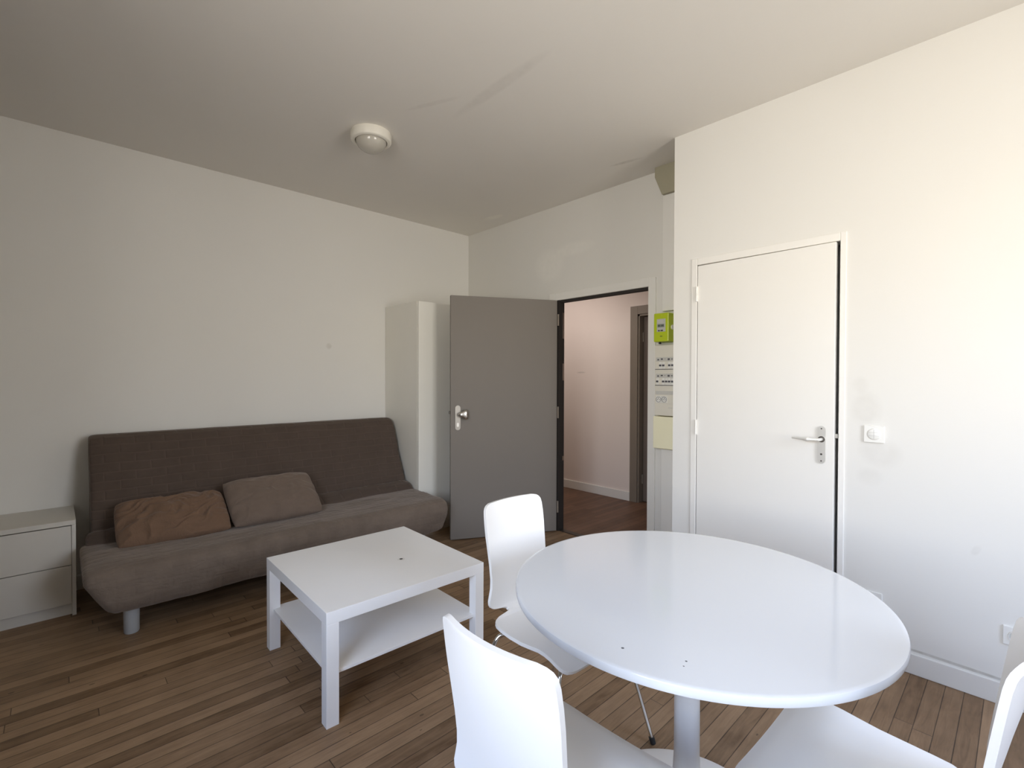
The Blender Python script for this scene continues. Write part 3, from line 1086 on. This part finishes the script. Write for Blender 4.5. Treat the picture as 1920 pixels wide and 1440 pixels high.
# ================================================================= ROUND TABLE
rt = thing('round_table', 'round white pedestal dining table with a glossy top', 'dining table', (3.4305, -1.867, 0))
R_ = .511
bm = B()
prof = [(0, .717), (R_ - .006, .717), (R_ - .001, .720), (R_, .724), (R_, .7345), (R_ - .0015, .7385), (R_ - .005, .7400), (R_ - .012, .7400), (R_ - .04, .7400), (0, .7400)]
lathe(bm, prof, 160)
obj('tabletop', bm, M['lacquer'], rt, True, 30)
for (x, y), r in (((3.492, -2.298), .003), ((3.615, -2.241), .0022), ((3.62, -2.262), .0016)):
    bm = B(); lathe(bm, [(0, 0), (r * 1.5, 0), (r, .0002), (0, .0003)], 7, (x - 3.4305, y + 1.867, .7399))
    obj('mark', bm, M['switch_grey'], rt)
bm = B()
lathe(bm, [(0, .006), (.10, .006), (.10, .030), (.072, .040), (.056, .06), (.046, .10), (.040, .16), (.0365, .24), (.0358, .50), (.0370, .62),
           (.043, .68), (.06, .706), (.12, .7165), (0, .7165)], 48)
obj('column', bm, M['column'], rt, True)
bm = B()
lathe(bm, [(0, 0), (.306, 0), (.310, .003), (.310, .008), (.300, .013), (.20, .022), (.10, .029), (0, .029)], 96)
obj('base', bm, M['shell'], rt, True)

# ================================================================= CHAIRS
# side profile of the moulded shell: (x, z, half width); x forward
PROF = [(-.243, .860, .118), (-.2425, .856, .136), (-.241, .850, .146), (-.239, .840, .1525), (-.236, .822, .156), (-.231, .786, .1575), (-.225, .745, .157),
        (-.217, .692, .154), (-.209, .634, .151), (-.203, .584, .151), (-.200, .552, .155), (-.199, .527, .162), (-.199, .507, .167), (-.1985, .493, .166),
        (-.198, .483, .160), (-.197, .476, .148), (-.196, .4725, .128), (-.194, .470, .098),
        (-.191, .466, .084), (-.186, .4615, .082), (-.181, .4585, .090),
        (-.177, .4570, .120), (-.173, .4562, .145), (-.167, .4553, .164), (-.157, .4543, .177), (-.140, .4525, .187), (-.110, .4505, .193), (-.06, .4490, .198),
        (0, .4500, .200), (.045, .4550, .200), (.08, .4595, .200), (.110, .4600, .202), (.140, .4560, .204), (.165, .4480, .205), (.182, .4400, .202), (.193, .4340, .195),
        (.200, .4305, .186), (.2045, .428, .168), (.206, .4273, .150)]
SPLIT = 19      # the waist: backrest above, seat below


def shell_piece(rows, th=.013, bow=0.0):
    """solid strip: profile rows x points across."""
    nt_ = 14
    P = []
    for k, (x, z, w) in enumerate(rows):
        a = rows[max(k - 1, 0)]
        b_ = rows[min(k + 1, len(rows) - 1)]
        tx, tz = b_[0] - a[0], b_[1] - a[1]
        l = math.hypot(tx, tz)
        nx, nz = -tz / l, tx / l           # towards the sitter / up
        P.append((x, z, w, nx, nz))
    bm = B()
    F, K = [], []
    for (x, z, w, nx, nz) in P:
        f, kk = [], []
        up = max(0.0, min(1.0, (z - .47) / .38))
        for j in range(nt_ + 1):
            t = -1 + 2 * j / nt_
            y = t * w
            d = bow * up * (1 - (y / .16) ** 2)       # concave backrest
            d2 = -.008 * max(0, 1 - (y / .2) ** 2) if z < .4575 and x > -.17 else 0   # slightly dished seat
            px, pz = x - d, z + d2
            f.append(bm.verts.new((px, y, pz)))
            kk.append(bm.verts.new((px - nx * th * SGN, y, pz - nz * th * SGN)))
        F.append(f); K.append(kk)
    for a, b_, c, d in zip(F, F[1:], K, K[1:]):
        for j in range(nt_):
            bm.faces.new((a[j], a[j + 1], b_[j + 1], b_[j]))
            bm.faces.new((c[j], d[j], d[j + 1], c[j + 1]))
        for j in (0, nt_):
            bm.faces.new((a[j], b_[j], d[j], c[j]))
    for a, c in ((F[0], K[0]), (F[-1], K[-1])):
        for j in range(nt_):
            bm.faces.new((a[j], c[j], c[j + 1], a[j + 1]))
    return bm


SGN = 1


def make_chair(label, loc, rz, splay=.19):
    t = thing('dining_chair', label, 'chair', loc, rz, 'moulded white chairs around the round table')
    obj('backrest', shell_piece(PROF[:SPLIT + 1], bow=.032), M['shell'], t, True, 35)
    obj('seat', shell_piece(PROF[SPLIT:], bow=0), M['shell'], t, True, 35)
    bm = B()
    lathe(bm, [(0, .412), (.075, .412), (.075, .418), (0, .418)], 24, (.0, 0, 0))
    lathe(bm, [(0, .418), (.05, .418), (.05, .430), (0, .430)], 24, (.0, 0, 0))
    obj('mounting_plate', bm, M['dark_metal'], t)
    for fx, topx, topy, fy in ((.242, .150, .165, splay), (-.215, -.150, .165, min(splay, .20))):
        for s in (-1, 1):
            path = smooth_path([(0.02 * (1 if fx > 0 else -1), .02 * s, .404), (topx, topy * s, .404), (topx + (fx - topx) * .1, (topy + .02) * s, .372), (fx, fy * s, .004)], .045, 6)
            bm = B(); tube(bm, path, .0075, 12)
            lg = obj('leg', bm, M['chrome'], t, True)
            bm = B()
            d = (Vector((fx, fy * s, .004)) - Vector(path[-2])).normalized()
            tube(bm, [Vector((fx, fy * s, .002)) - d * .024, Vector((fx, fy * s, .002))], .0105, 12)
            obj('foot_cap', bm, M['black_rubber'], lg, True)
    return t


make_chair('white moulded chair between the coffee table and the far left of the round table', (2.940, -1.880, 0), 0, .25)
make_chair('white moulded chair in the foreground seen from behind, left of the table pedestal', (3.411, -2.374, 0), math.radians(92.0))
make_chair('white moulded chair at the right edge, its seat pushed under the round table', (3.857, -1.893, 0), math.radians(178.2))
